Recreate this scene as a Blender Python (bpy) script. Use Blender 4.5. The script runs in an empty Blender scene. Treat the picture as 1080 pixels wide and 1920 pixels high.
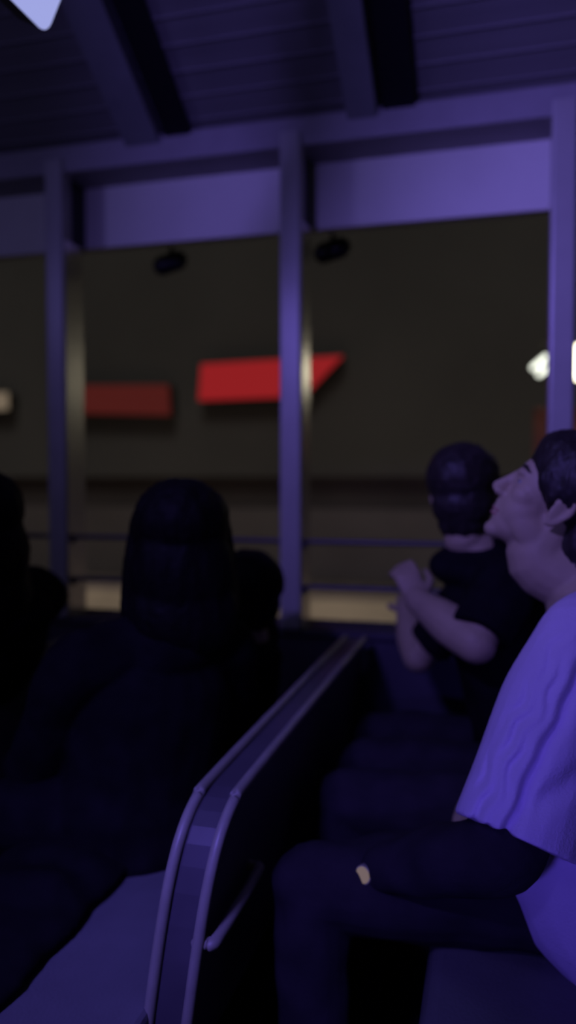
import bpy, bmesh, math, random
from mathutils import Vector, Matrix, noise
R = math.radians
random.seed(4)
S = bpy.context.scene
COL = S.collection

# ------------------------------------------------------------ camera
cd = bpy.data.cameras.new('camera'); cam = bpy.data.objects.new('camera', cd); COL.objects.link(cam)
cam.location = (0, 0, 1.2)
cam.rotation_euler = (R(90 - 2.4), 0, R(15))
cd.sensor_fit = 'HORIZONTAL'; cd.sensor_width = 36; cd.lens = 1450 / 1080 * 36
cd.clip_start = 0.02; cd.clip_end = 300
cd.dof.use_dof = True; cd.dof.focus_distance = 0.97; cd.dof.aperture_fstop = 2.7
S.camera = cam
# ------------------------------------------------------------ view, night sky, lamps
S.view_settings.view_transform = 'Standard'; S.view_settings.look = 'None'
S.view_settings.exposure = 0.0; S.view_settings.gamma = 1.0; S.view_settings.use_curve_mapping = False
w = bpy.data.worlds.new('night'); S.world = w; w.use_nodes = True
w.node_tree.nodes['Background'].inputs[0].default_value = (0.62, 0.6, 0.62, 1)
w.node_tree.nodes['Background'].inputs[1].default_value = 0.014

def aim(o, target):
    d = Vector(target) - o.location
    o.rotation_euler = d.to_track_quat('-Z', 'Y').to_euler()
def area(name, loc, target, sx, sy, power, color, spread=180):
    l = bpy.data.lights.new(name, 'AREA'); l.shape = 'RECTANGLE'; l.size = sx; l.size_y = sy
    l.energy = power; l.color = color; l.spread = R(spread)
    o = bpy.data.objects.new(name, l); o.location = loc; aim(o, target); COL.objects.link(o); return o
def spot(name, loc, target, power, color, size=60, blend=0.6, rad=0.06):
    l = bpy.data.lights.new(name, 'SPOT'); l.energy = power; l.color = color
    l.spot_size = R(size); l.spot_blend = blend; l.shadow_soft_size = rad
    o = bpy.data.objects.new(name, l); o.location = loc; aim(o, target); COL.objects.link(o); return o
PURPLE = (0.25, 0.175, 1.0)
# the LED lamp heads under the cabin ceiling (their housings are built below)
LED_A = (-0.84, 0.02, 2.14); LED_A_T = (0.18, 2.1, 1.8)
LED_B = (-2.25, 0.35, 2.16); LED_B_T = (-0.7, 2.3, 1.75)
LED_C = (-0.55, -0.75, 2.30); LED_C_T = (-0.6, 1.2, 0.45)
area('led_or_fill_light', LED_A, LED_A_T, .26, .10, 6.6, PURPLE, 84)
area('led_or_fill_light', LED_B, LED_B_T, .26, .10, 1.3, (0.32, 0.27, 1.0), 110)
area('led_or_fill_light', LED_C, LED_C_T, .26, .10, 1.3, (0.22, 0.16, 1.0), 30)
FILL_D = (-.42, -.45, .98); FILL_D_T = (.17, 1.2, .66)  # low fill lamp, added to brighten the lower part of the white shirt
area('led_or_fill_light', FILL_D, FILL_D_T, .20, .08, 0.40, (0.17, 0.11, 1.0), 45)
# unseen spots without fixtures, added to light the pavement strip
for xs_ in (-7.6, -5.7, -3.8, -1.9, 0.0, 1.9):
    spot('pavement_fill', (xs_, 9.15, 6.3), (xs_, 9.15, -.4), 150, (1.0, 0.84, 0.68), 50, .6, .2)
# sun lamp added over the cabin roof to lift the building wall
sl_ = bpy.data.lights.new('night_glow', 'SUN'); sl_.energy = 0.17; sl_.angle = R(20); sl_.color = (1.0, .95, .86)  # added wall fill, not a glow of the sky
so_ = bpy.data.objects.new('night_glow', sl_); so_.rotation_euler = (R(40), 0, R(8)); COL.objects.link(so_)  # added wall fill

# ------------------------------------------------------------ materials
def mat(name, color, rough=.6, spec=.5, metal=0, noise_amt=0, nscale=20, bump=0, bscale=60, stretch=(1, 1, 1), sheen=0):
    m = bpy.data.materials.new(name); m.use_nodes = True; nt = m.node_tree; b = nt.nodes['Principled BSDF']
    b.inputs['Base Color'].default_value = (*color, 1); b.inputs['Roughness'].default_value = rough
    b.inputs['Specular IOR Level'].default_value = spec; b.inputs['Metallic'].default_value = metal
    if sheen: b.inputs['Sheen Weight'].default_value = sheen
    if noise_amt or bump:
        tc = nt.nodes.new('ShaderNodeTexCoord'); mp = nt.nodes.new('ShaderNodeMapping')
        mp.inputs['Scale'].default_value = stretch
        nt.links.new(tc.outputs['Object'], mp.inputs[0])
    if noise_amt:
        n = nt.nodes.new('ShaderNodeTexNoise'); n.inputs['Scale'].default_value = nscale; n.inputs['Detail'].default_value = 5
        nt.links.new(mp.outputs[0], n.inputs['Vector'])
        r = nt.nodes.new('ShaderNodeValToRGB')
        r.color_ramp.elements[0].position = .3; r.color_ramp.elements[1].position = .7
        r.color_ramp.elements[0].color = (*[c * (1 - noise_amt) for c in color], 1)
        r.color_ramp.elements[1].color = (*[min(1, c * (1 + noise_amt)) for c in color], 1)
        nt.links.new(n.outputs['Fac'], r.inputs[0]); nt.links.new(r.outputs[0], b.inputs['Base Color'])
    if bump:
        n = nt.nodes.new('ShaderNodeTexNoise'); n.inputs['Scale'].default_value = bscale; n.inputs['Detail'].default_value = 4
        nt.links.new(mp.outputs[0], n.inputs['Vector'])
        bp = nt.nodes.new('ShaderNodeBump'); bp.inputs['Strength'].default_value = bump; bp.inputs['Distance'].default_value = .004
        nt.links.new(n.outputs['Fac'], bp.inputs['Height']); nt.links.new(bp.outputs[0], b.inputs['Normal'])
    return m
def glow(name, color, strength):
    m = bpy.data.materials.new(name); m.use_nodes = True; b = m.node_tree.nodes['Principled BSDF']
    b.inputs['Base Color'].default_value = (.05, .05, .05, 1)
    b.inputs['Emission Color'].default_value = (*color, 1); b.inputs['Emission Strength'].default_value = strength
    return m
M = dict(
    post=mat('painted_post', (.44, .44, .40), .32, .5, noise_amt=.06, nscale=9),
    panel=mat('painted_panel', (.78, .78, .68), .55, .3, noise_amt=.05, nscale=4),
    rail=mat('painted_rail', (.34, .33, .33), .5, .3, noise_amt=.08, nscale=8),
    beam=mat('painted_beam', (.24, .25, .25), .6, .2, noise_amt=.1, nscale=8),
    wall=mat('cabin_wall', (.075, .07, .10), .6, .3, noise_amt=.15, nscale=6),
    floor=mat('rubber_floor', (.03, .03, .035), .8, .3, noise_amt=.3, nscale=30, bump=.3),
    tube=mat('dark_tube', (.10, .095, .10), .4, .5),
    vinyl=mat('bench_vinyl', (.15, .15, .17), .5, .4, noise_amt=.1, nscale=12, bump=.25, bscale=180),
    shell=mat('bench_shell', (.085, .08, .10), .45, .5, noise_amt=.12, nscale=10),
    edge=mat('bench_trim', (.32, .31, .27), .4, .5, noise_amt=.1, nscale=20),
    leg=mat('bench_leg', (.05, .05, .055), .5, .5),
    skin=mat('skin', (.44, .36, .23), .55, .35, noise_amt=.06, nscale=25, bump=.1, bscale=200),
    lip=mat('lips', (.42, .2, .17), .5, .35),
    eye=mat('eye', (.3, .29, .28), .5, .2),
    iris=mat('iris', (.02, .012, .01), .2, .5),
    hair=mat('black_hair', (.022, .018, .016), .5, .35, noise_amt=.4, nscale=60, bump=.8, bscale=90, stretch=(1, 1, .15)),
    hair2=mat('long_black_hair', (.006, .005, .006), .6, .12, noise_amt=.4, nscale=60, bump=.6, bscale=90, stretch=(1, 1, .12)),
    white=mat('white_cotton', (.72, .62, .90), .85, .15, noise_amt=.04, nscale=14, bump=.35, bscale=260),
    black=mat('black_cotton', (.010, .009, .012), .95, .05, noise_amt=.3, nscale=20, bump=.3, bscale=220),
    red=mat('red_collar', (.22, .03, .04), .8, .2, noise_amt=.1, bump=.2),
    pants=mat('dark_trousers', (.03, .026, .036), .9, .1, noise_amt=.2, nscale=18, bump=.3, bscale=240),
    strap=mat('watch_strap', (.012, .012, .012), .5, .4),
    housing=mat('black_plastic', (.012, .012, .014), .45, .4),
    concrete=mat('pale_concrete', (.46, .40, .33), .9, .1, noise_amt=.18, nscale=2.2, bump=.3, bscale=30),
    asphalt=mat('asphalt', (.22, .19, .19), .9, .15, noise_amt=.25, nscale=3, bump=.5, bscale=60),
    render=mat('olive_render', (.26, .25, .245), .9, .1, noise_amt=.12, nscale=.35, bump=.4, bscale=20),
    plinth=mat('brown_plinth', (.34, .30, .31), .9, .1, noise_amt=.15, nscale=.6),
    dglass=mat('dark_glazing', (.19, .16, .16), .6, .4, noise_amt=.2, nscale=.7),
    alu=mat('reflector_strip', (.85, .80, .78), .27, .5, metal=1.0),
    metal=mat('street_metal', (.09, .085, .08), .5, .5, metal=.4),
    pink=mat('pink_board', (.60, .22, .20), .7, .2, noise_amt=.15, nscale=5),
)
# planked ceiling: boards run along the cabin, with shallow joints
def plank_mat():
    m = mat('planked_ceiling', (.20, .20, .19), .6, .25); nt = m.node_tree; b = nt.nodes['Principled BSDF']
    tc = nt.nodes.new('ShaderNodeTexCoord'); mp = nt.nodes.new('ShaderNodeMapping'); mp.inputs['Scale'].default_value = (.6, 14, 14)
    n = nt.nodes.new('ShaderNodeTexNoise'); n.inputs['Scale'].default_value = 1.5; n.inputs['Detail'].default_value = 5
    r = nt.nodes.new('ShaderNodeValToRGB'); r.color_ramp.elements[0].color = (.15, .15, .145, 1); r.color_ramp.elements[1].color = (.25, .25, .235, 1)
    nt.links.new(tc.outputs['Object'], mp.inputs[0]); nt.links.new(mp.outputs[0], n.inputs['Vector'])
    nt.links.new(n.outputs['Fac'], r.inputs[0]); nt.links.new(r.outputs[0], b.inputs['Base Color'])
    return m
M['plank'] = plank_mat()

# ------------------------------------------------------------ mesh helpers
def finish(name, bm, m, parent=None, smooth=False, bevel=0):
    me = bpy.data.meshes.new(name)
    bmesh.ops.recalc_face_normals(bm, faces=bm.faces)
    bm.to_mesh(me); bm.free()
    for mm in (m if isinstance(m, (list, tuple)) else [m]): me.materials.append(mm)
    if smooth: me.shade_smooth()
    o = bpy.data.objects.new(name, me); COL.objects.link(o)
    if bevel:
        b = o.modifiers.new('bevel', 'BEVEL'); b.width = bevel; b.segments = 3; b.limit_method = 'ANGLE'
    if parent: o.parent = parent; o.matrix_parent_inverse = parent.matrix_world.inverted()
    return o
def box(bm, x0, x1, y0, y1, z0, z1, mat4=None):
    v = [Vector((x, y, z)) for x in (x0, x1) for y in (y0, y1) for z in (z0, z1)]
    if mat4: v = [mat4 @ q for q in v]
    v = [bm.verts.new(q) for q in v]
    for f in ((0, 1, 3, 2), (4, 6, 7, 5), (0, 4, 5, 1), (2, 3, 7, 6), (0, 2, 6, 4), (1, 5, 7, 3)):
        bm.faces.new([v[i] for i in f])
def prism(bm, pts, axis, a, b):
    """polygon pts extruded along an axis from a to b; pts are in the two other axes, in order"""
    def mk(p, t):
        return {'x': (t, p[0], p[1]), 'y': (p[0], t, p[1]), 'z': (p[0], p[1], t)}[axis]
    A = [bm.verts.new(mk(p, a)) for p in pts]; B = [bm.verts.new(mk(p, b)) for p in pts]
    bm.faces.new(A); bm.faces.new(list(reversed(B)))
    for i in range(len(pts)): bm.faces.new((A[i], A[(i + 1) % len(A)], B[(i + 1) % len(A)], B[i]))
def spline(pts, rad, n):
    """Catmull-Rom resample of points and radii"""
    out = []; P = [Vector(p) for p in pts]
    if len(P) == 2: n = max(n, 2)
    for i in range(len(P) - 1):
        p0 = P[max(i - 1, 0)]; p1 = P[i]; p2 = P[i + 1]; p3 = P[min(i + 2, len(P) - 1)]
        for k in range(n):
            t = k / n
            q = .5 * ((2 * p1) + (p2 - p0) * t + (2 * p0 - 5 * p1 + 4 * p2 - p3) * t * t + (3 * p1 - p0 - 3 * p2 + p3) * t ** 3)
            s = t * t * (3 - 2 * t)
            ra, rb = rad[i], rad[i + 1]
            ra = ra if isinstance(ra, tuple) else (ra, ra); rb = rb if isinstance(rb, tuple) else (rb, rb)
            out.append((q, (ra[0] * (1 - s) + rb[0] * s, ra[1] * (1 - s) + rb[1] * s)))
    r = rad[-1]; out.append((P[-1], r if isinstance(r, tuple) else (r, r)))
    return out
def tube(bm, pts, rad, side=None, seg=14, n=6, round_ends=True):
    """lofted limb: radii may be (r across, r along 'side')"""
    if not isinstance(rad, (list,)): rad = [rad] * len(pts)
    sp = spline(pts, rad, n); rings = []
    ups = Vector(side).normalized() if side else None
    sec = []
    for i, (p, r) in enumerate(sp):
        d = (sp[min(i + 1, len(sp) - 1)][0] - sp[max(i - 1, 0)][0]).normalized()
        sec.append((p, r, d))
    if round_ends:
        def cap(p, r, d, sgn):
            m = min(r); res = []
            for a in (75, 50, 25):
                res.append((p + d * sgn * m * math.sin(R(a)), (r[0] * math.cos(R(a)), r[1] * math.cos(R(a))), d))
            return res
        sec = cap(*sec[0], -1) + sec + list(reversed(cap(*sec[-1], 1)))
    for p, r, d in sec:
        if ups is None:
            ups = Vector((0, 0, 1)) if abs(d.z) < .8 else Vector((0, 1, 0))
        b = (ups - d * ups.dot(d))
        if b.length < 1e-4: b = d.orthogonal()
        b.normalize(); a = d.cross(b).normalized()
        if not side: ups = b
        rings.append([bm.verts.new(p + a * r[0] * math.cos(2 * math.pi * k / seg) + b * r[1] * math.sin(2 * math.pi * k / seg)) for k in range(seg)])
    for i in range(len(rings) - 1):
        for k in range(seg):
            bm.faces.new((rings[i][k], rings[i][(k + 1) % seg], rings[i + 1][(k + 1) % seg], rings[i + 1][k]))
    bm.faces.new(list(reversed(rings[0]))); bm.faces.new(rings[-1])
def ell(bm, c, r, rot=None, seg=32):
    m = Matrix.Translation(Vector(c)) @ (rot.to_4x4() if rot else Matrix.Identity(4)) @ Matrix.Diagonal((r[0], r[1], r[2], 1))
    bmesh.ops.create_uvsphere(bm, u_segments=seg, v_segments=max(8, seg - 4), radius=1, matrix=m)
def blob(name, bm, m, voxel, parent=None, smooth_it=3, fn=None):
    """join everything drawn in bm into ONE continuous surface (voxel remesh), then optionally displace"""
    me = bpy.data.meshes.new('tmp'); bmesh.ops.recalc_face_normals(bm, faces=bm.faces); bm.to_mesh(me); bm.free()
    t = bpy.data.objects.new('tmp', me); COL.objects.link(t)
    r = t.modifiers.new('r', 'REMESH'); r.mode = 'VOXEL'; r.voxel_size = voxel; r.use_smooth_shade = True
    if smooth_it:
        s = t.modifiers.new('s', 'SMOOTH'); s.iterations = smooth_it; s.factor = .5
    dg = bpy.context.evaluated_depsgraph_get(); ev = t.evaluated_get(dg)
    out = bpy.data.meshes.new_from_object(ev)
    bpy.data.objects.remove(t); bpy.data.meshes.remove(me)
    if fn:
        import array
        nv = len(out.vertices); nr = [Vector(q.vector) for q in out.vertex_normals]; buf = array.array('f', [0.0]) * (nv * 3)
        out.vertices.foreach_get('co', buf)
        for i in range(nv):
            q = fn(Vector(buf[3 * i:3 * i + 3]), nr[i]); buf[3 * i] = q.x; buf[3 * i + 1] = q.y; buf[3 * i + 2] = q.z
        out.vertices.foreach_set('co', buf); out.update()
    out.materials.clear()
    for mm in (m if isinstance(m, (list, tuple)) else [m]): out.materials.append(mm)
    out.shade_smooth(); out.name = name
    o = bpy.data.objects.new(name, out); COL.objects.link(o)
    if parent: o.parent = parent
    return o
def tag(o, label, cat, group=None, kind=None):
    o['label'] = label; o['category'] = cat
    if group: o['group'] = group
    if kind: o['kind'] = kind
    return o
def struct(name, bm, m, bevel=0, parent=None):
    o = finish(name, bm, m, parent, bevel=bevel)
    if not parent: o['kind'] = 'structure'
    return o
def empty(name, loc, label=None, cat=None, group=None):
    o = bpy.data.objects.new(name, None); o.location = loc; o.empty_display_size = .1; COL.objects.link(o)
    bpy.context.view_layer.update()
    if label: tag(o, label, cat, group)
    return o
def wrinkle(amp, freq, seed=0, stretch=(1, 1, 1)):
    def f(co, nrm):
        p = Vector((co.x * stretch[0], co.y * stretch[1], co.z * stretch[2])) * freq + Vector((seed, seed * 1.7, seed * .3))
        return co + nrm * amp * noise.noise(p)
    return f

# ============================================================ STRUCTURE: the cabin
X0, X1, W = -4.2, 1.6, 2.32
b = bmesh.new(); box(b, X0, X1, -1.6, 2.50, -.06, 0); struct('floor', b, M['floor'])
# ceiling: flat over the middle, slopes down to the side at 31 degrees
b = bmesh.new()
zs = 2.30; k = math.tan(R(31)); yk = 1.72
prof = [(-1.6, zs + (W - yk) * k), (yk, zs + (W - yk) * k), (W + .22, zs - .22 * k), (W + .22, zs - .22 * k + .05), (yk, zs + (W - yk) * k + .05), (-1.6, zs + (W - yk) * k + .05)]
prism(b, prof, 'x', X0, X1)
# joints between the boards (shallow proud battens, pattern of the ceiling)
for i in range(9):
    y = 1.76 + i * .066; z = zs + (W - y) * k
    box(b, X0, X1, y, y + .006, z - .004 - .006 * k, z + .004)
struct('ceiling', b, M['plank'])
# sloping roof beams under the ceiling
for i, xb in enumerate((-1.84, -1.09, -.385, .42)):
    b = bmesh.new(); h = .050; wd = .05 if i != 1 else .08
    pts = [(W + .0, zs - .005), (yk, zs + (W - yk) * k - .005), (.2, zs + (W - yk) * k - .005), (.2, zs + (W - yk) * k - h), (yk, zs + (W - yk) * k - h), (W + .0, zs - h)]
    prism(b, pts, 'x', xb - wd / 2 - .025, xb + wd / 2 + .015)
    struct('trim_%d' % (i + 1), b, M['beam'], .004)
# dark strips standing in for the shadow beside the beams
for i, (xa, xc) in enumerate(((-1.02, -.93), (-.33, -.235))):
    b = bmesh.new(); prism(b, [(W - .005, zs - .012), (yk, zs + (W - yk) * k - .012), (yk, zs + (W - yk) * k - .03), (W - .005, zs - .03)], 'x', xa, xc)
    struct('trim_%d' % (22 + i), b, M['housing'], .003)  # shade strip in place of the beam shadow
# top rail running above the windows
b = bmesh.new(); box(b, X0, X1, W - .02, W + .20, 2.205, 2.292); struct('trim_5', b, M['rail'], .006)
# header panel set back behind the posts
b = bmesh.new(); box(b, X0, X1, 2.45, 2.50, 2.0, 2.27); struct('trim_6', b, M['panel'], .004)
# low side wall below the openings, with a capping
b = bmesh.new(); box(b, X0, X1, W, W + .16, 0, .715)
box(b, X0, X1, W - .015, W + .18, .715, .737); struct('wall_right', b, M['wall'], .005)

# posts (one structure member each)
POSTS = (-2.21, -1.408, -.604, .178, .98)
for i, xp in enumerate(POSTS):
    b = bmesh.new(); box(b, xp - .037, xp + .030, W - .03, W + .03, .737, 2.25)
    struct('trim_%d' % (7 + i), b, M['post'], .008)
    b = bmesh.new(); box(b, xp + .010, xp + .0315, W - .020, W + .095, .737, 1.99)
    box(b, xp - .037, xp + .010, W + .025, W + .05, .737, 1.99)
    struct('trim_%d' % (17 + i), b, M['alu'], .002)  # polished strip added on the post side to mirror the outside lamps
    # dark cheek plate that carries the header behind the post
    b = bmesh.new(); box(b, xp - .02, xp + .024, W + .03, 2.45, 1.985, 2.25)
    struct('trim_%d' % (12 + i), b, M['housing'], .003)
# two safety rails across every opening
n = 0
for i in range(len(POSTS) - 1):
    a, c = POSTS[i] + .03, POSTS[i + 1] - .037
    for z in (1.008, .866):
        r = bmesh.new(); y = W + .01
        d = .03
        tube(r, [(a, y, z - d * .6), (a + .012, y, z - d * .2), (a + d, y, z), (c - d, y, z), (c - .012, y, z - d * .2), (c, y, z - d * .6)], .0085, seg=10, n=4)
        o = finish('safety_rail', r, M['tube'], smooth=True)
        side = ['left end of the row', 'between the two left posts', 'between the middle and right posts', 'beyond the right post'][i]
        if i == 1: side = 'in the opening behind the long-haired passenger'
        elif i == 2: side = 'in the opening behind the black-shirted passenger'
        tag(o, '%s dark tubular safety rail %s' % ('upper' if z > .9 else 'lower', side), 'rail', 'safety rails across the openings')

# ============================================================ STRUCTURE: outside
GZ = -.4
b = bmesh.new(); box(b, -60, 40, 2.6, 60, GZ - .2, GZ - .02); struct('floor_road', b, M['asphalt'])
b = bmesh.new(); box(b, -40, 30, 8.2, 10.1, GZ - .1, GZ); struct('floor_pavement', b, M['concrete'])
# building along the street
bl = empty('street_building', (-3, 12.3, GZ), 'long dark olive building with a darker window band across the street', 'building')
b = bmesh.new(); box(b, -45, 35, 12.3, 14, 1.25, 8.5); finish('upper_wall', b, M['render'], bl)
b = bmesh.new(); box(b, -45, 35, 12.55, 14, .72, 1.25); finish('window_band', b, M['dglass'], bl)
b = bmesh.new(); box(b, -45, 35, 12.28, 14, GZ - .02, .72); finish('plinth', b, M['plinth'], bl)

def light_box(name, pts, y, color, strength, label, cat='sign'):
    t = empty(name, (sum(p[0] for p in pts) / 4, y, min(p[1] for p in pts)), label, cat)
    b = bmesh.new(); cx = sum(p[0] for p in pts) / 4; cz = sum(p[1] for p in pts) / 4
    prism(b, [(cx + (x - cx) * 1.015, cz + (z - cz) * 1.04) for x, z in pts], 'y', y + .02, y + .26); finish('housing', b, M['metal'], t, bevel=.02)
    b = bmesh.new(); prism(b, pts, 'y', y, y + .05); finish('lit_face', b, glow(name + '_glow', color, strength), t, bevel=.015)
    return t
light_box('red_sign', [(-4.70, 3.10), (-4.75, 2.50), (-2.95, 2.52), (-2.32, 3.14)], 12.0, (1, .035, .045), .27, 'bright red lit sign behind the middle post, tapering to the right')
light_box('red_sign', [(-7.2, 2.83), (-7.2, 2.35), (-5.25, 2.27), (-5.28, 2.78)], 12.0, (1, .11, .09), .065, 'dim red lit sign between the two left posts')
light_box('beige_sign', [(-9.3, 2.78), (-9.3, 2.42), (-8.35, 2.44), (-8.35, 2.74)], 12.0, (1, .76, .52), .16, 'small beige lit sign at the left edge of the photo', 'sign')
for x, z in ((-4.9, 2.0), (-4.9, 1.9)): pass

# floodlight masts
def mast(x, y, label, heads):
    t = empty('floodlight_mast', (x, y, GZ), label, 'street light')
    b = bmesh.new(); tube(b, [(x, y, GZ), (x, y, 2.75)], [.05, .03], seg=12, n=4); ell(b, (x, y, GZ + .03), (.12, .12, .05)); finish('pole', b, M['metal'], t, True)
    xs = [h[0] for h in heads]
    b = bmesh.new(); tube(b, [(min(xs + [x]) - .02, y, 2.5), (max(xs + [x]) + .02, y, 2.5)], .018, seg=10, n=2); finish('crossbar', b, M['metal'], t, True)
    for hx, hz, kind, s in heads:
        if kind == 'bars':
            b = bmesh.new(); m4 = Matrix.Translation((hx, y, hz)) @ Matrix.Rotation(R(-40), 4, 'Y')
            box(b, -.10, .10, -.02, .06, -.115, .115, m4); h = finish('lamp_head', b, M['metal'], t, bevel=.008)
            for q in (-.045, .04):
                b = bmesh.new(); m5 = m4 @ Matrix.Translation((0, -.03, q))
                tube(b, [m5 @ Vector((-.075, 0, 0)), m5 @ Vector((.075, 0, 0))], .024, seg=12, n=2)
                finish('lit_tube', b, glow('lamp_white', (.95, .98, .84), s), h, True)
        else:
            b = bmesh.new(); ell(b, (hx, y + .04, hz), (.17, .07, .20)); h = finish('lamp_head', b, M['metal'], t, True)
            b = bmesh.new(); ell(b, (hx, y - .02, hz), (.14, .05, .17)); finish('lit_face', b, glow('lamp_cream', (1, .93, .66), s), h, True)
    return t
mast(.60, 8.0, 'floodlight mast with white and cream lamps behind the right post', [(.43, 2.31, 'bars', 2.2), (.78, 2.33, 'round', 6.0)])
mast(2.35, 8.0, 'floodlight mast standing further right along the pavement', [(2.05, 2.35, 'round', .7)])
t = empty('notice_board', (.6, 8.3, GZ), 'pinkish notice board on a stake behind the right post', 'sign')
b = bmesh.new(); tube(b, [(.6, 8.33, GZ), (.6, 8.33, 1.6)], .03, seg=10, n=2); finish('stake', b, M['metal'], t, True)
b = bmesh.new(); box(b, .37, .86, 8.28, 8.32, 1.42, 1.92); finish('board', b, M['pink'], t, bevel=.01)
# small dark lamps hanging from the outer edge of the header
for i, xl in enumerate((-1.16, -.555)):
    b = bmesh.new(); y = 2.66
    tube(b, [(xl, 2.5, 2.06), (xl, y, 2.07), (xl, y, 2.01)], .008, seg=8, n=4)
    tube(b, [(xl - .03, y, 1.985), (xl + .03, y, 2.0)], .036, seg=14, n=3)
    o = finish('marker_lamp', b, M['housing'], smooth=True)
    tag(o, 'small dark lamp hanging outside the header ' + ('above the long-haired passenger' if i == 0 else 'just right of the middle post'), 'lamp', 'marker lamps outside the header')

# ============================================================ LED lamp heads, added low fill lamp and ceiling screen
for loc, tgt, lab in ((LED_A, LED_A_T, 'purple LED lamp head under the ceiling nearest the bench aisle'), (LED_B, LED_B_T, 'purple LED lamp head under the ceiling furthest forward'), (LED_C, LED_C_T, 'purple LED lamp head under the ceiling nearest the camera side'), (FILL_D, FILL_D_T, 'added low purple fill lamp on a stem beside the aisle')):
    q = (Vector(tgt) - Vector(loc)).to_track_quat('-Z', 'Y').to_matrix().to_4x4(); m4 = Matrix.Translation(loc) @ q
    t = empty('led_or_fill_lamp', loc, lab, 'lamp', 'LED lamp heads of the cabin and added low fill lamp')
    b = bmesh.new(); box(b, -.15, .15, -.07, .07, .012, .07, m4); finish('housing', b, M['housing'], t, bevel=.01)
    b = bmesh.new(); box(b, -.13, .13, -.05, .05, .006, .014, m4); finish('lens', b, glow('led_lens', PURPLE, .6), t)
    b = bmesh.new(); p = m4 @ Vector((0, 0, .06)); tube(b, [p, p + Vector((0, 0, .1)), (p.x, p.y - .02, 2.66 if loc[2] > 1.5 else 0)], .012, seg=8, n=3); finish('bracket', b, M['tube'], t, True)

ms = empty('ceiling_monitor', (-.79, .98, 2.0), 'pale blue glowing monitor hanging from the ceiling, top left corner', 'monitor')
tilt = R(27)
m4 = Matrix.Translation((-.786, 1.262, 1.998)) @ Matrix.Rotation(tilt, 4, 'Y')   # local: y back along the screen, z up, +x = screen normal
def rrect(y0, y1, z0, z1, r, c=5):
    pts = []
    for (cy, cz, a0) in ((y1 - r, z1 - r, 0), (y0 + r, z1 - r, 90), (y0 + r, z0 + r, 180), (y1 - r, z0 + r, 270)):
        for i in range(c + 1):
            a = R(a0 + 90 * i / c); pts.append((cy + r * math.cos(a), cz + r * math.sin(a)))
    return pts
b = bmesh.new(); prism(b, rrect(-.60, .0, .0, .36, .02), 'x', -.004, .0); b.transform(m4); finish('screen', b, glow('screen_glow', (.42, .46, .92), .82), ms)
b = bmesh.new(); prism(b, rrect(-.60, .0, .0, .36, .02), 'x', -.05, -.006); b.transform(m4); finish('back_case', b, M['housing'], ms)
b = bmesh.new(); p = m4 @ Vector((-.05, -.3, .2)); tube(b, [p, p + Vector((-.04, 0, .02)), (p.x - .05, p.y, 2.66)], .014, seg=10, n=4); finish('bracket', b, M['tube'], ms, True)

# ============================================================ BENCHES
def make_bench(dx, label):
    """faces -x, runs from the aisle end (y .93) to the side wall; dx shifts it along the cabin"""
    t = empty('bench', (-.7 + dx, 1.6, 0), label, 'bench', 'benches across the cabin')
    lean = .14
    def px(z): return -.423 - (.73 - z) * lean
    prof = [(2.26, .30), (2.26, .73), (1.14, .73), (1.105, .7285), (1.075, .723), (1.05, .713), (1.03, .698), (1.015, .678), (1.004, .65), (.995, .615), (.989, .57), (.986, .52), (.985, .45), (.985, .20), (1.07, .20), (1.10, .30)]
    b = bmesh.new()
    A = [b.verts.new((px(z) + dx, y, z)) for y, z in prof]; B = [b.verts.new((px(z) + .052 + dx, y, z)) for y, z in prof]
    b.faces.new(A); b.faces.new(list(reversed(B)))
    for i in range(len(A)): b.faces.new((A[i], A[(i + 1) % len(A)], B[(i + 1) % len(A)], B[i]))
    finish('backrest', b, M['shell'], t, bevel=.008)
    edge = [(2.255, .73), (1.7, .732), (1.14, .732), (1.07, .724), (1.022, .692), (.997, .64), (.985, .56), (.982, .45), (.982, .22)]
    for off in (-.004, .054):
        b = bmesh.new(); tube(b, [(px(z) + off + dx, y, z) for y, z in edge], .0085, seg=10, n=6); finish('edge_trim', b, M['edge'], t, True)
    # padded front of the backrest
    b = bmesh.new(); q = [(2.2, .50), (2.2, .70), (1.14, .70), (1.07, .66), (1.04, .60), (1.035, .50)]
    A = [b.verts.new((px(z) - .035 + dx, y, z)) for y, z in q]; B = [b.verts.new((px(z) - .001 + dx, y, z)) for y, z in q]
    b.faces.new(A); b.faces.new(list(reversed(B)))
    for i in range(len(A)): b.faces.new((A[i], A[(i + 1) % len(A)], B[(i + 1) % len(A)], B[i]))
    finish('back_pad', b, M['vinyl'], t, bevel=.012)
    b = bmesh.new(); prism(b, [(-.87 + dx, .38), (-.89 + dx, .42), (-.875 + dx, .455), (-.50 + dx, .45), (-.465 + dx, .455), (-.465 + dx, .38)], 'y', .88, 2.26)
    finish('seat', b, M['vinyl'], t, bevel=.015)
    for y in (1.0, 2.05):
        b = bmesh.new(); prism(b, [(-.80 + dx, 0), (-.84 + dx, .38), (-.50 + dx, .38), (-.56 + dx, 0)], 'y', y - .02, y + .02)
        finish('leg', b, M['leg'], t, bevel=.006)
    # grab handle on the back of the backrest
    b = bmesh.new(); z = .55
    tube(b, [(px(z) + .05 + dx, .992, z), (-.382 + dx, .995, z), (-.374 + dx, 1.01, z), (-.374 + dx, 1.20, z), (-.382 + dx, 1.215, z), (px(z) + .05 + dx, 1.22, z)], .009, seg=10, n=4)
    finish('grab_handle', b, M['edge'], t, True)
    return t
make_bench(0, 'bench with a curved tubular-edged backrest running from the foreground to the wall')
make_bench(-.79, 'bench in front, its backrest top faintly seen at the left edge')
make_bench(.79, 'bench carrying the white-shirted and black-shirted passengers')

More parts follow.
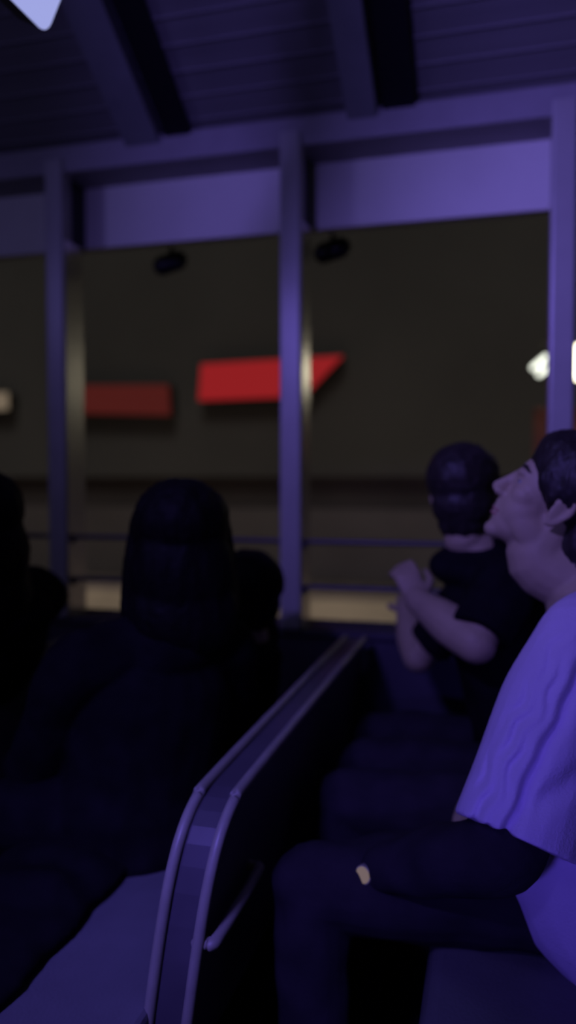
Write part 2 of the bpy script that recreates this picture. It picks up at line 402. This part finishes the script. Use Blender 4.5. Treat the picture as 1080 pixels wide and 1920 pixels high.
# ============================================================ PEOPLE
def frame(fwd, up):
    f = Vector(fwd).normalized(); u = Vector(up); u = (u - f * u.dot(f)).normalized(); l = u.cross(f)
    m = Matrix((f, l, u)).transposed()    # local x = forward, y = left, z = up
    return m
def head(bm, c, rot, s=1.0):
    c = Vector(c)
    def P(x, y, z): return c + rot @ Vector((x, y, z)) * s
    def E(x, y, z, a, b_, d, rx=0, ry=0, rz=0):
        rr = rot @ (Matrix.Rotation(R(rz), 3, 'Z') @ Matrix.Rotation(R(ry), 3, 'Y') @ Matrix.Rotation(R(rx), 3, 'X'))
        ell(bm, P(x, y, z), (a * s, b_ * s, d * s), rr)
    E(-.018, 0, .030, .094, .074, .082)            # cranium
    E(.030, 0, .010, .056, .062, .068)             # forehead
    E(.036, 0, -.045, .050, .056, .058)            # mid face
    E(.040, 0, -.082, .042, .040, .032)            # mouth / lower jaw
    E(.066, 0, -.104, .020, .024, .016)            # chin
    for y in (-1, 1):
        E(.010, .040 * y, -.070, .048, .018, .030, ry=-22)   # jaw line
        E(.050, .034 * y, -.022, .026, .024, .024)          # cheek
        E(.074, .026 * y, .014, .014, .022, .008)           # brow
        # ear: rim, lobe, bowl
        E(-.012, .074 * y, -.014, .019, .007, .032, ry=-8, rz=18 * y)
        tube(bm, [P(.002, .075 * y, .004), P(-.010, .082 * y, .018), P(-.028, .085 * y, .008), P(-.028, .083 * y, -.012), P(-.014, .078 * y, -.038), P(-.002, .075 * y, -.044)], .0052 * s, seg=8, n=5)
    tube(bm, [P(.080, 0, .012), P(.090, 0, -.008), P(.1015, 0, -.030)], [.008 * s, .010 * s, .0125 * s], seg=12, n=5)   # nose
    for y in (-1, 1): E(.096, .013 * y, -.037, .012, .009, .008)
    E(.079, 0, -.064, .012, .022, .006, ry=10); E(.077, 0, -.076, .011, .020, .007, ry=-10)                       # lips
    E(.080, 0, -.053, .012, .016, .010)
def face_parts(par, c, rot, s=1.0):
    c = Vector(c)
    def P(x, y, z): return c + rot @ Vector((x, y, z)) * s
    for y in (-1, 1):
        b = bmesh.new(); ell(b, P(.064, .030 * y, -.002), (.0125 * s,) * 3)
        e = finish('eye', b, M['eye'], par, True)
        b = bmesh.new(); ell(b, P(.0725, .030 * y, -.002), (.0050 * s,) * 3); finish('iris', b, M['iris'], e, True)
        b = bmesh.new(); tube(b, [P(.080, .012 * y, .020), P(.080, .028 * y, .026), P(.068, .048 * y, .020)], [.003 * s, .0038 * s, .002 * s], seg=8, n=5)
        finish('eyebrow', b, M['hair'], par, True)
    b = bmesh.new(); tube(b, [P(.079, -.020, -.069), P(.0885, 0, -.0665), P(.079, .020, -.069)], .003 * s, seg=8, n=5)
    tube(b, [P(.078, -.017, -.076), P(.0865, 0, -.077), P(.078, .017, -.076)], .0032 * s, seg=8, n=5); finish('lips', b, M['lip'], par, True)
def hand(bm, wrist, d, palm_n, s=1.0, curl=.5, thumb=1):
    """palm, four unequal fingers and a thumb from the side of the palm; d = pointing direction, palm_n = palm normal"""
    d = Vector(d).normalized(); nn = Vector(palm_n); nn = (nn - d * nn.dot(d)).normalized(); sd = d.cross(nn) * thumb
    w0 = Vector(wrist)
    tube(bm, [w0, w0 + d * .035 * s, w0 + d * .082 * s], [(.026 * s, .018 * s), (.036 * s, .016 * s), (.039 * s, .013 * s)], side=nn, seg=14, n=4)
    for i, (o, L) in enumerate(((.029, .072), (.0098, .081), (-.0098, .075), (-.029, .058))):
        p = w0 + d * .078 * s + sd * o * s; pts = [p]; a = 0; seglen = (.42, .32, .26)
        for j in range(3):
            a += curl * (.7 + .1 * i) * (.8, 1.0, .7)[j]
            p = p + (d * math.cos(a) + nn * math.sin(a) + sd * o * .9) * L * seglen[j] * 1.15 * s; pts.append(p)
        tube(bm, pts, [.0092 * s, .0088 * s, .0082 * s, .007 * s], seg=10, n=3)
    p = w0 + d * .022 * s + sd * .026 * s
    q = p + (d * .62 + sd * .72 + nn * .25) * .036 * s; r = q + (d * .85 + sd * .25 + nn * .35) * .034 * s; u = r + (d * .9 + nn * .4) * .026 * s
    tube(bm, [p, q, r, u], [.014 * s, .0115 * s, .0098 * s, .0078 * s], seg=10, n=3)

# ---------------------------------------------------------------- A: white shirt, profile, right edge
hA = Vector((.103, 1.43, 1.163)); rA = frame((-.86, .02, .52), (.30, 0, 1)); sA = .95
nk = Vector((.165, 1.425, .99)); shL = Vector((.130, 1.235, .945)); shR = Vector((.20, 1.62, .955))
elL = Vector((.010, 1.115, .672)); wrL = Vector((-.180, 1.205, .578))
elR = Vector((.14, 1.69, .67)); wrR = Vector((.00, 1.50, .62))
b = bmesh.new(); head(b, hA, rA, sA)
tube(b, [hA + rA @ Vector((-.02, 0, -.03)), hA + rA @ Vector((-.035, 0, -.10)), nk + Vector((-.01, 0, .03)), nk + Vector((.01, 0, -.05))], [.052, .062, .068, .080], seg=18, n=6)
tube(b, [nk, (.20, 1.42, .85), (.16, 1.41, .68), (.14, 1.41, .53)], [(.10, .08), (.15, .10), (.14, .095), (.16, .10)], side=(1, 0, 0), seg=20)
for sh, el, wr in ((shL, elL, wrL), (shR, elR, wrR)):
    tube(b, [nk + Vector((0, 0, -.05)), sh, sh.lerp(el, .5), el, el.lerp(wr, .35), wr], [.05, .052, .044, .038, .038, .026], seg=14, n=5)
hand(b, wrL, (-.85, .25, -.30), (-.1, .3, -1), 1, .35, -1)
hand(b, wrR, (-.25, -.9, -.1), (-.1, -.3, -1), 1, .35, 1)
hips = ((.14, 1.30, .535), (.14, 1.51, .535)); knees = ((-.285, 1.215, .535), (-.285, 1.56, .535)); ank = ((-.27, 1.22, .10), (-.27, 1.55, .10))
for hp, kn, an in zip(hips, knees, ank):
    tube(b, [hp, Vector(hp).lerp(Vector(kn), .5), kn], [.078, .066, .052], seg=14)
    tube(b, [kn, Vector(kn).lerp(Vector(an), .4), an], [.05, .048, .032], seg=14)
    tube(b, [an, Vector(an) + Vector((-.09, 0, -.05)), Vector(an) + Vector((-.16, 0, -.065))], [(.034, .034), (.042, .026), (.036, .018)], side=(0, 0, 1), seg=12)
A = blob('person', b, M['skin'], .0042, smooth_it=4)
tag(A, 'person in a white short-sleeved shirt seen in profile at the right edge, looking up left', 'person', 'seated passengers')
face_parts(A, hA, rA, sA)
# hair: fuller at the back, covers the nape, leaves face and ear free
b = bmesh.new()
def HP(x, y, z): return hA + rA @ Vector((x, y, z)) * sA
ell(b, HP(-.030, 0, .052), (.104, .092, .092), rA); ell(b, hA + Vector((.088, 0, -.070)), (.068, .085, .085)); ell(b, HP(.020, 0, .078), (.058, .066, .050), rA)
ell(b, HP(-.085, 0, -.020), (.060, .078, .090), rA); ell(b, HP(-.092, 0, -.085), (.046, .066, .055), rA)
for y in (-1, 1):
    ell(b, HP(.016, .058 * y, .036), (.036, .022, .042), rA)
    tube(b, [HP(.020, .068 * y, .028), HP(.014, .071 * y, .002), HP(.012, .069 * y, -.014)], [.014, .010, .004], seg=8)
blob('hair', b, M['hair'], .0045, A, 2, lambda c, nn: c + nn * (.003 * noise.noise(Vector((c.x * 60, c.y * 60, c.z * 22))) + .0015 * noise.noise(c * 140)))
# shirt
b = bmesh.new()
tube(b, [nk + Vector((.0, 0, -.02)), (.205, 1.42, .90), (.175, 1.41, .72), (.15, 1.405, .58), (.15, 1.40, .50)], [(.10, .075), (.190, .130), (.175, .130), (.185, .142), (.185, .140)], side=(1, 0, 0), seg=26)
tube(b, [nk + Vector((.01, -.05, -.02)), shL + Vector((.0, .0, .005)), shL.lerp(elL, .35), shL.lerp(elL, .93) + Vector((.016, 0, .0))], [.055, .072, .086, .090], seg=24, n=8, round_ends=False)
tube(b, [nk + Vector((.01, .05, -.02)), shR, shR.lerp(elR, .35), shR.lerp(elR, .80)], [.055, .072, .082, .084], seg=24, n=8, round_ends=False)
def shirt_fn(c, nn):
    co = c + nn * .004 * noise.noise(Vector((c.x * 9, c.y * 9, c.z * 7)))
    if c.y < 1.36 and nn.y < .35 and c.z > .64:
        a = Vector((.163, 1.02)); e = Vector((.000, .690)); d = (e - a).normalized(); p = Vector((c.x, c.z)) - a
        dist = p.x * d.y - p.y * d.x; t = p.dot(d) / (e - a).length
        if t > -.2:
            wv = .004 * math.sin(t * 17) + .003 * math.sin(t * 41 + 1)
            g = .021 * math.exp(-((dist + wv * .4) / .008) ** 2) * min(1, .45 + .6 * t)
            for off, am, ph in ((.024, .011, 0), (.041, .012, 2), (.056, .009, 4)):
                g += am * math.exp(-((dist - off * SGN + wv) / .0055) ** 2) * max(0, min(1, .25 + t)) * (.65 + .35 * math.sin(t * 21 + ph))
            co.y += g * max(0, min(1, (.35 - nn.y)))
    # soft fold above the sleeve hem
    p = Vector((c.x - .02, c.z - .745)); dd = (p.x * .50 - p.y * .866)
    if c.y < 1.3: co.y += .010 * math.exp(-(dd / .016) ** 2) * max(0, min(1, (c.x - .03) / .03))
    return co
SGN = 1
tube(b, [(.175, 1.32, .80), (.160, 1.30, .66), (.160, 1.275, .585), (.205, 1.27, .455)], [(.13, .09), (.155, .115), (.155, .130), (.095, .125)], side=(0, 1, 0), seg=24)
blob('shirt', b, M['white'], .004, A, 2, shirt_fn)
for el_, wr_, sh_ in ((elL, wrL, shL), (elR, wrR, shR)):
    b = bmesh.new(); dv = (wr_ - el_).normalized()
    tube(b, [sh_.lerp(el_, .45), sh_.lerp(el_, .8), el_, el_.lerp(wr_, .35), wr_ - dv * .02], [.056, .058, .056, .052, .037], seg=18, n=6)
    o = blob('undersleeve', b, M['pants'], .005, A, 2, wrinkle(.006, 18, 21)); o['label'] = 'long dark sleeve'
b = bmesh.new()
for hp, kn, an in zip(hips, knees, ank):
    hp = Vector(hp); kn = Vector(kn); an = Vector(an)
    tube(b, [hp, hp.lerp(kn, .5), kn], [.096, .084, .068], seg=18); tube(b, [kn, kn.lerp(an, .5), an], [.066, .062, .055], seg=18, round_ends=False)
ell(b, (.15, 1.405, .53), (.13, .17, .10))
blob('trousers', b, M['pants'], .006, A, 2, wrinkle(.008, 14, 3))
for an in ank:
    an = Vector(an); b = bmesh.new()
    tube(b, [an + Vector((.02, 0, -.055)), an + Vector((-.08, 0, -.055)), an + Vector((-.17, 0, -.068))], [(.042, .042), (.048, .036), (.042, .028)], side=(0, 0, 1), seg=14)
    tube(b, [an + Vector((0, 0, .0)), an + Vector((0, 0, -.05))], .044, seg=14); blob('shoe', b, M['black'], .006, A, 2)
# wristwatch with a dim lit face on the left wrist
dW = (wrL - elL).normalized(); wc = wrL - dW * .004; camd = Vector((.1, -.94, .32)); camd = (camd - dW * camd.dot(dW)).normalized(); sdw = dW.cross(camd)
b = bmesh.new(); ring = []
for r_, hw in ((.0305, .011), (.0275, .011)):
    for s_ in (-1, 1): ring.append([b.verts.new(wc + dW * hw * s_ + (camd * math.cos(a) + sdw * math.sin(a)) * r_) for a in [2 * math.pi * i / 24 for i in range(24)]])
for u, v in ((0, 1), (2, 3), (0, 2), (1, 3)):
    for i in range(24): b.faces.new((ring[u][i], ring[u][(i + 1) % 24], ring[v][(i + 1) % 24], ring[v][i]))
wt = finish('wristwatch', b, M['strap'], A, True)
m4 = Matrix.Translation(wc + camd * .031) @ Matrix((dW, sdw, camd)).transposed().to_4x4()
b = bmesh.new(); bmesh.ops.create_cone(b, cap_ends=True, segments=24, radius1=.0155, radius2=.0145, depth=.008, matrix=m4); finish('watch_case', b, M['edge'], wt)
b = bmesh.new(); bmesh.ops.create_cone(b, cap_ends=True, segments=24, radius1=.0125, radius2=.0125, depth=.002, matrix=m4 @ Matrix.Translation((0, 0, .0045))); o = finish('watch_face', b, glow('watch_glow', (1, .72, .62), .16), wt); o['label'] = 'dimly lit pinkish watch face'

# ---------------------------------------------------------------- B: black shirt, beyond
hB = Vector((-.070, 1.845, 1.165)); rB = frame((.05, .99, -.10), (-.05, 0, 1)); sB = .88
nB = Vector((-.045, 1.845, 1.045))
sl = Vector((.015, 1.700, .965)); el = Vector((-.035, 1.625, .862)); wl = Vector((-.165, 1.760, .925))
sr = Vector((-.02, 1.985, .955)); er = Vector((-.190, 2.03, .735)); wr = Vector((-.235, 2.16, .830))
b = bmesh.new(); head(b, hB, rB, sB)
tube(b, [hB + rB @ Vector((-.02, 0, -.03)), hB + rB @ Vector((-.03, 0, -.10)), nB], [.044, .046, .055], seg=16)
tube(b, [nB + Vector((0, 0, -.01)), (.00, 1.845, .85), (.06, 1.85, .66), (.09, 1.85, .53)], [(.08, .07), (.13, .085), (.12, .085), (.14, .09)], side=(1, 0, 0), seg=20)
for s1, e1, w1 in ((sl, el, wl), (sr, er, wr)):
    tube(b, [nB + Vector((0, 0, -.05)), s1, s1.lerp(e1, .5), e1], [.045, .046, .042, .038], seg=14)
    tube(b, [e1, e1.lerp(w1, .4), w1], [.042, .046, .031], seg=14)
hand(b, wl, (-.30, .35, .55), (-.2, .8, -.5), .85, .55, -1)
hand(b, wr, (-.05, .6, .25), (0, .4, -1), .85, .4, 1)
hipB = ((.09, 1.76, .53), (.09, 1.95, .53)); knB = ((-.28, 1.76, .535), (-.28, 1.97, .535)); anB = ((-.26, 1.76, .10), (-.26, 1.97, .10))
for hp, kn, an in zip(hipB, knB, anB):
    tube(b, [hp, Vector(hp).lerp(Vector(kn), .5), kn], [.070, .060, .048], seg=14); tube(b, [kn, Vector(kn).lerp(Vector(an), .4), an], [.046, .044, .030], seg=14)
    tube(b, [an, Vector(an) + Vector((-.08, 0, -.05)), Vector(an) + Vector((-.14, 0, -.065))], [(.030, .032), (.038, .024), (.032, .018)], side=(0, 0, 1), seg=12)
Bp = blob('person', b, M['skin'], .0048, smooth_it=2)
tag(Bp, 'person with short black hair in a black shirt, back to the camera, pale forearm raised', 'person', 'seated passengers')
face_parts(Bp, hB, rB, sB)
b = bmesh.new()
def HB(x, y, z): return hB + rB @ Vector((x, y, z)) * sB
ell(b, HB(-.028, 0, .042), (.098, .084, .082), rB); ell(b, HB(.015, 0, .072), (.06, .066, .045), rB); ell(b, HB(-.062, 0, -.028), (.054, .070, .062), rB); ell(b, HB(-.050, 0, -.075), (.046, .058, .045), rB)
for y in (-1, 1): ell(b, HB(.012, .060 * y, .030), (.034, .020, .040), rB)
blob('hair', b, M['hair'], .005, Bp, 2, lambda c, nn: c + nn * (.003 * noise.noise(c * 55) + .0015 * noise.noise(c * 120)))
b = bmesh.new()
tube(b, [nB + Vector((-.024, -.006, .056)), nB + Vector((-.010, 0, .01)), nB + Vector((0, 0, -.04))], [.050, .056, .075], seg=18)
ell(b, nB + Vector((.010, 0, -.045)), (.115, .125, .058))
tube(b, [nB + Vector((.005, 0, -.02)), (.005, 1.845, .88), (.055, 1.85, .68), (.09, 1.85, .55), (.09, 1.85, .48)], [(.075, .075), (.165, .118), (.155, .115), (.165, .125), (.165, .125)], side=(1, 0, 0), seg=24)
for s1, e1 in ((sl, el), (sr, er)):
    tube(b, [nB + Vector((0, 0, -.05)), s1, s1.lerp(e1, .4), s1.lerp(e1, .82)], [.055, .064, .066, .064], seg=20, round_ends=False)
blob('shirt', b, M['black'], .006, Bp, 2, wrinkle(.008, 12, 5))
b = bmesh.new(); ell(b, nB + Vector((-.025, -.008, .060)), (.061, .061, .010)); blob('collar', b, M['red'], .005, Bp, 1)
b = bmesh.new()
for hp, kn, an in zip(hipB, knB, anB):
    hp = Vector(hp); kn = Vector(kn); an = Vector(an)
    tube(b, [hp, hp.lerp(kn, .5), kn], [.088, .078, .064], seg=18); tube(b, [kn, kn.lerp(an, .5), an], [.062, .058, .050], seg=18, round_ends=False)
ell(b, (.10, 1.855, .53), (.12, .155, .095))
blob('trousers', b, M['pants'], .007, Bp, 2, wrinkle(.008, 14, 7))
for an in anB:
    an = Vector(an); b = bmesh.new(); tube(b, [an + Vector((.02, 0, -.055)), an + Vector((-.08, 0, -.055)), an + Vector((-.15, 0, -.068))], [(.040, .042), (.045, .034), (.038, .026)], side=(0, 0, 1), seg=14); blob('shoe', b, M['black'], .007, Bp, 2)

# ---------------------------------------------------------------- silhouettes on the left
def dark_person(label, hc, fwd, up, s, neck, chest, pelvis, shw, fw, knees, ankles, arms, hairfn, top='jacket', vox=.006, hairm='hair2'):
    hc = Vector(hc); rot = frame(fwd, up); neck = Vector(neck); chest = Vector(chest); pelvis = Vector(pelvis)
    fwv = Vector(fw).normalized(); lf = Vector((0, 0, 1)).cross(fwv)
    b = bmesh.new(); head(b, hc, rot, s)
    tube(b, [hc + rot @ Vector((-.02, 0, -.03)) * s, hc + rot @ Vector((-.03, 0, -.10)) * s, neck], [.046 * s, .048 * s, .058 * s], seg=16)
    tube(b, [neck, chest, chest.lerp(pelvis, .6), pelvis], [(.08 * s, .07 * s), (.14 * s, .09 * s), (.13 * s, .09 * s), (.15 * s, .10 * s)], side=fwv, seg=20)
    shs = []
    for i, (e1, w1, hd) in enumerate(arms):
        sg = 1 if i == 0 else -1
        s1 = chest + Vector((0, 0, .12 * s)) + lf * sg * shw; e1 = Vector(e1); w1 = Vector(w1); shs.append((s1, e1, w1))
        tube(b, [neck + Vector((0, 0, -.05)), s1, s1.lerp(e1, .5), e1], [.05 * s, .05 * s, .045 * s, .038 * s], seg=14)
        tube(b, [e1, e1.lerp(w1, .4), w1], [.038 * s, .038 * s, .026 * s], seg=14)
        hand(b, w1, hd, (0, 0, -1), s, .45, -sg)
    for i, (kn, an) in enumerate(zip(knees, ankles)):
        sg = 1 if i == 0 else -1; hp = pelvis + lf * sg * .09 * s; kn = Vector(kn); an = Vector(an)
        tube(b, [hp, hp.lerp(kn, .5), kn], [.075 * s, .065 * s, .05 * s], seg=14); tube(b, [kn, kn.lerp(an, .4), an], [.048 * s, .046 * s, .03 * s], seg=14)
        tube(b, [an, an + Vector((-.08, 0, -.05)) * s, an + Vector((-.14, 0, -.065)) * s], [(.03, .032), (.038, .024), (.032, .018)], side=(0, 0, 1), seg=12)
    P = blob('person', b, M['skin'], .0055, smooth_it=2); tag(P, label, 'person', 'seated passengers'); face_parts(P, hc, rot, s)
    b = bmesh.new(); hairfn(b, hc, rot, s)
    blob('hair', b, M[hairm], .006, P, 3, lambda c, nn: c + nn * (.004 * noise.noise(Vector((c.x * 40, c.y * 40, c.z * 12))) + .002 * noise.noise(c * 110)))
    b = bmesh.new()
    tube(b, [neck + Vector((0, 0, -.025)), chest + Vector((0, 0, .04)), chest.lerp(pelvis, .6), pelvis, pelvis + Vector((0, 0, -.06))], [(.08 * s, .07 * s), (.185 * s, .12 * s), (.175 * s, .12 * s), (.19 * s, .135 * s), (.19 * s, .14 * s)], side=fwv, seg=24)
    for s1, e1, w1 in shs: tube(b, [neck + Vector((0, 0, -.055)), s1.lerp(neck, .35) + Vector((0, 0, -.015)), s1, s1.lerp(e1, .5), e1, e1.lerp(w1, .85)], [.07 * s, .078 * s, .072 * s, .066 * s, .058 * s, .042 * s], seg=18)
    ell(b, neck + Vector((0, 0, -.065)) * s, (.11 * s, .13 * s, .07 * s))
    blob(top, b, M['black'], vox, P, 2, wrinkle(.009, 11, s * 9))
    b = bmesh.new()
    for i, (kn, an) in enumerate(zip(knees, ankles)):
        sg = 1 if i == 0 else -1; hp = pelvis + lf * sg * .09 * s; kn = Vector(kn); an = Vector(an)
        tube(b, [hp, hp.lerp(kn, .5), kn], [.092 * s, .082 * s, .066 * s], seg=18); tube(b, [kn, kn.lerp(an, .5), an], [.064 * s, .06 * s, .052 * s], seg=18, round_ends=False)
    blob('trousers', b, M['black'], .007, P, 2, wrinkle(.007, 13, 2))
    for an in ankles:
        an = Vector(an); b = bmesh.new(); tube(b, [an + Vector((.02, 0, -.055)), an + Vector((-.08, 0, -.055)), an + Vector((-.15, 0, -.068))], [(.040, .042), (.045, .034), (.038, .026)], side=(0, 0, 1), seg=14); blob('shoe', b, M['black'], .008, P, 2)
    return P
def long_hair(b, c, rot, s):
    P = lambda x, y, z: c + rot @ Vector((x, y, z)) * s
    ell(b, P(-.030, 0, .040), (.108, .100, .092), rot); ell(b, P(.01, 0, .07), (.07, .075, .06), rot)
    ell(b, P(-.055, 0, -.06), (.080, .104, .12), rot); ell(b, P(-.055, 0, -.15), (.070, .110, .10), rot)
    for y in (-1, 1): tube(b, [P(.0, .078 * y, .04), P(.005, .088 * y, -.05), P(.0, .094 * y, -.14), P(-.01, .085 * y, -.22)], [.03, .034, .034, .016], seg=12)
def short_hair(b, c, rot, s):
    P = lambda x, y, z: c + rot @ Vector((x, y, z)) * s
    ell(b, P(-.028, 0, .042), (.098, .086, .084), rot); ell(b, P(.015, 0, .072), (.06, .068, .046), rot); ell(b, P(-.062, 0, -.03), (.052, .07, .066), rot)
    for y in (-1, 1): ell(b, P(.012, .060 * y, .030), (.034, .020, .040), rot)
# C: long dark hair, on the near bench
dark_person('dark silhouette of a person with long hair, centre left, turned to the window',
    (-.635, 1.50, 1.072), (-.45, .88, -.05), (0, 0, 1), .96, (-.66, 1.47, .91), (-.67, 1.45, .72), (-.70, 1.43, .53), .165, (-.75, .62, 0),
    ((-1.03, 1.30, .53), (-1.02, 1.56, .53)), ((-1.06, 1.30, .10), (-1.05, 1.56, .10)),
    (((-.90, 1.36, .62), (-1.00, 1.46, .58), (-.5, .7, -.2)), ((-.60, 1.70, .68), (-.78, 1.72, .63), (-.9, .0, -.2))), long_hair)
# D: child against the window
dark_person('dark silhouette of a child with short hair, right beside the long-haired passenger',
    (-.625, 1.89, .905), (-.80, .55, 0), (0, 0, 1), .80, (-.62, 1.90, .79), (-.64, 1.91, .67), (-.66, 1.91, .52), .125, (-1, .1, 0),
    ((-.93, 1.82, .51), (-.93, 1.98, .51)), ((-.97, 1.82, .10), (-.97, 1.98, .10)),
    (((-.66, 1.78, .60), (-.83, 1.82, .60), (-.9, .1, -.2)), ((-.66, 2.06, .60), (-.83, 2.02, .60), (-.9, -.1, -.2))), short_hair, top='sweater')
# E: left edge, on the bench in front
dark_person('dark silhouette of a person cut off by the left edge of the photo',
    (-1.14, 1.50, 1.095), (-.85, .5, 0), (0, 0, 1), 1.02, (-1.12, 1.56, .95), (-1.20, 1.62, .765), (-1.46, 1.62, .53), .18, (-.98, .15, 0),
    ((-1.80, 1.50, .53), (-1.80, 1.72, .53)), ((-1.84, 1.50, .10), (-1.84, 1.72, .10)),
    (((-1.42, 1.38, .66), (-1.60, 1.46, .62), (-.9, .1, -.2)), ((-1.42, 1.86, .66), (-1.60, 1.76, .62), (-.9, -.1, -.2))), long_hair)
# black coat lying on the front half of the bench seat
b = bmesh.new()
for i in range(27):
    y = .84 + i * .019
    tube(b, [(-.672 - .004 * math.sin(i * .8), y, .468), (-.74, y + .004, .485 + .006 * math.sin(i * .9)), (-.84, y, .482 + .006 * math.sin(i * .6)), (-.90, y, .45), (-.925, y + .006, .38), (-.92, y, .32)], [.018, .030, .032, .030, .024, .018], seg=10, n=4)
o = blob('coat', b, M['black'], .007, None, 25, wrinkle(.006, 16, 11)); tag(o, 'black coat lying over the front edge of the near bench seat', 'coat')
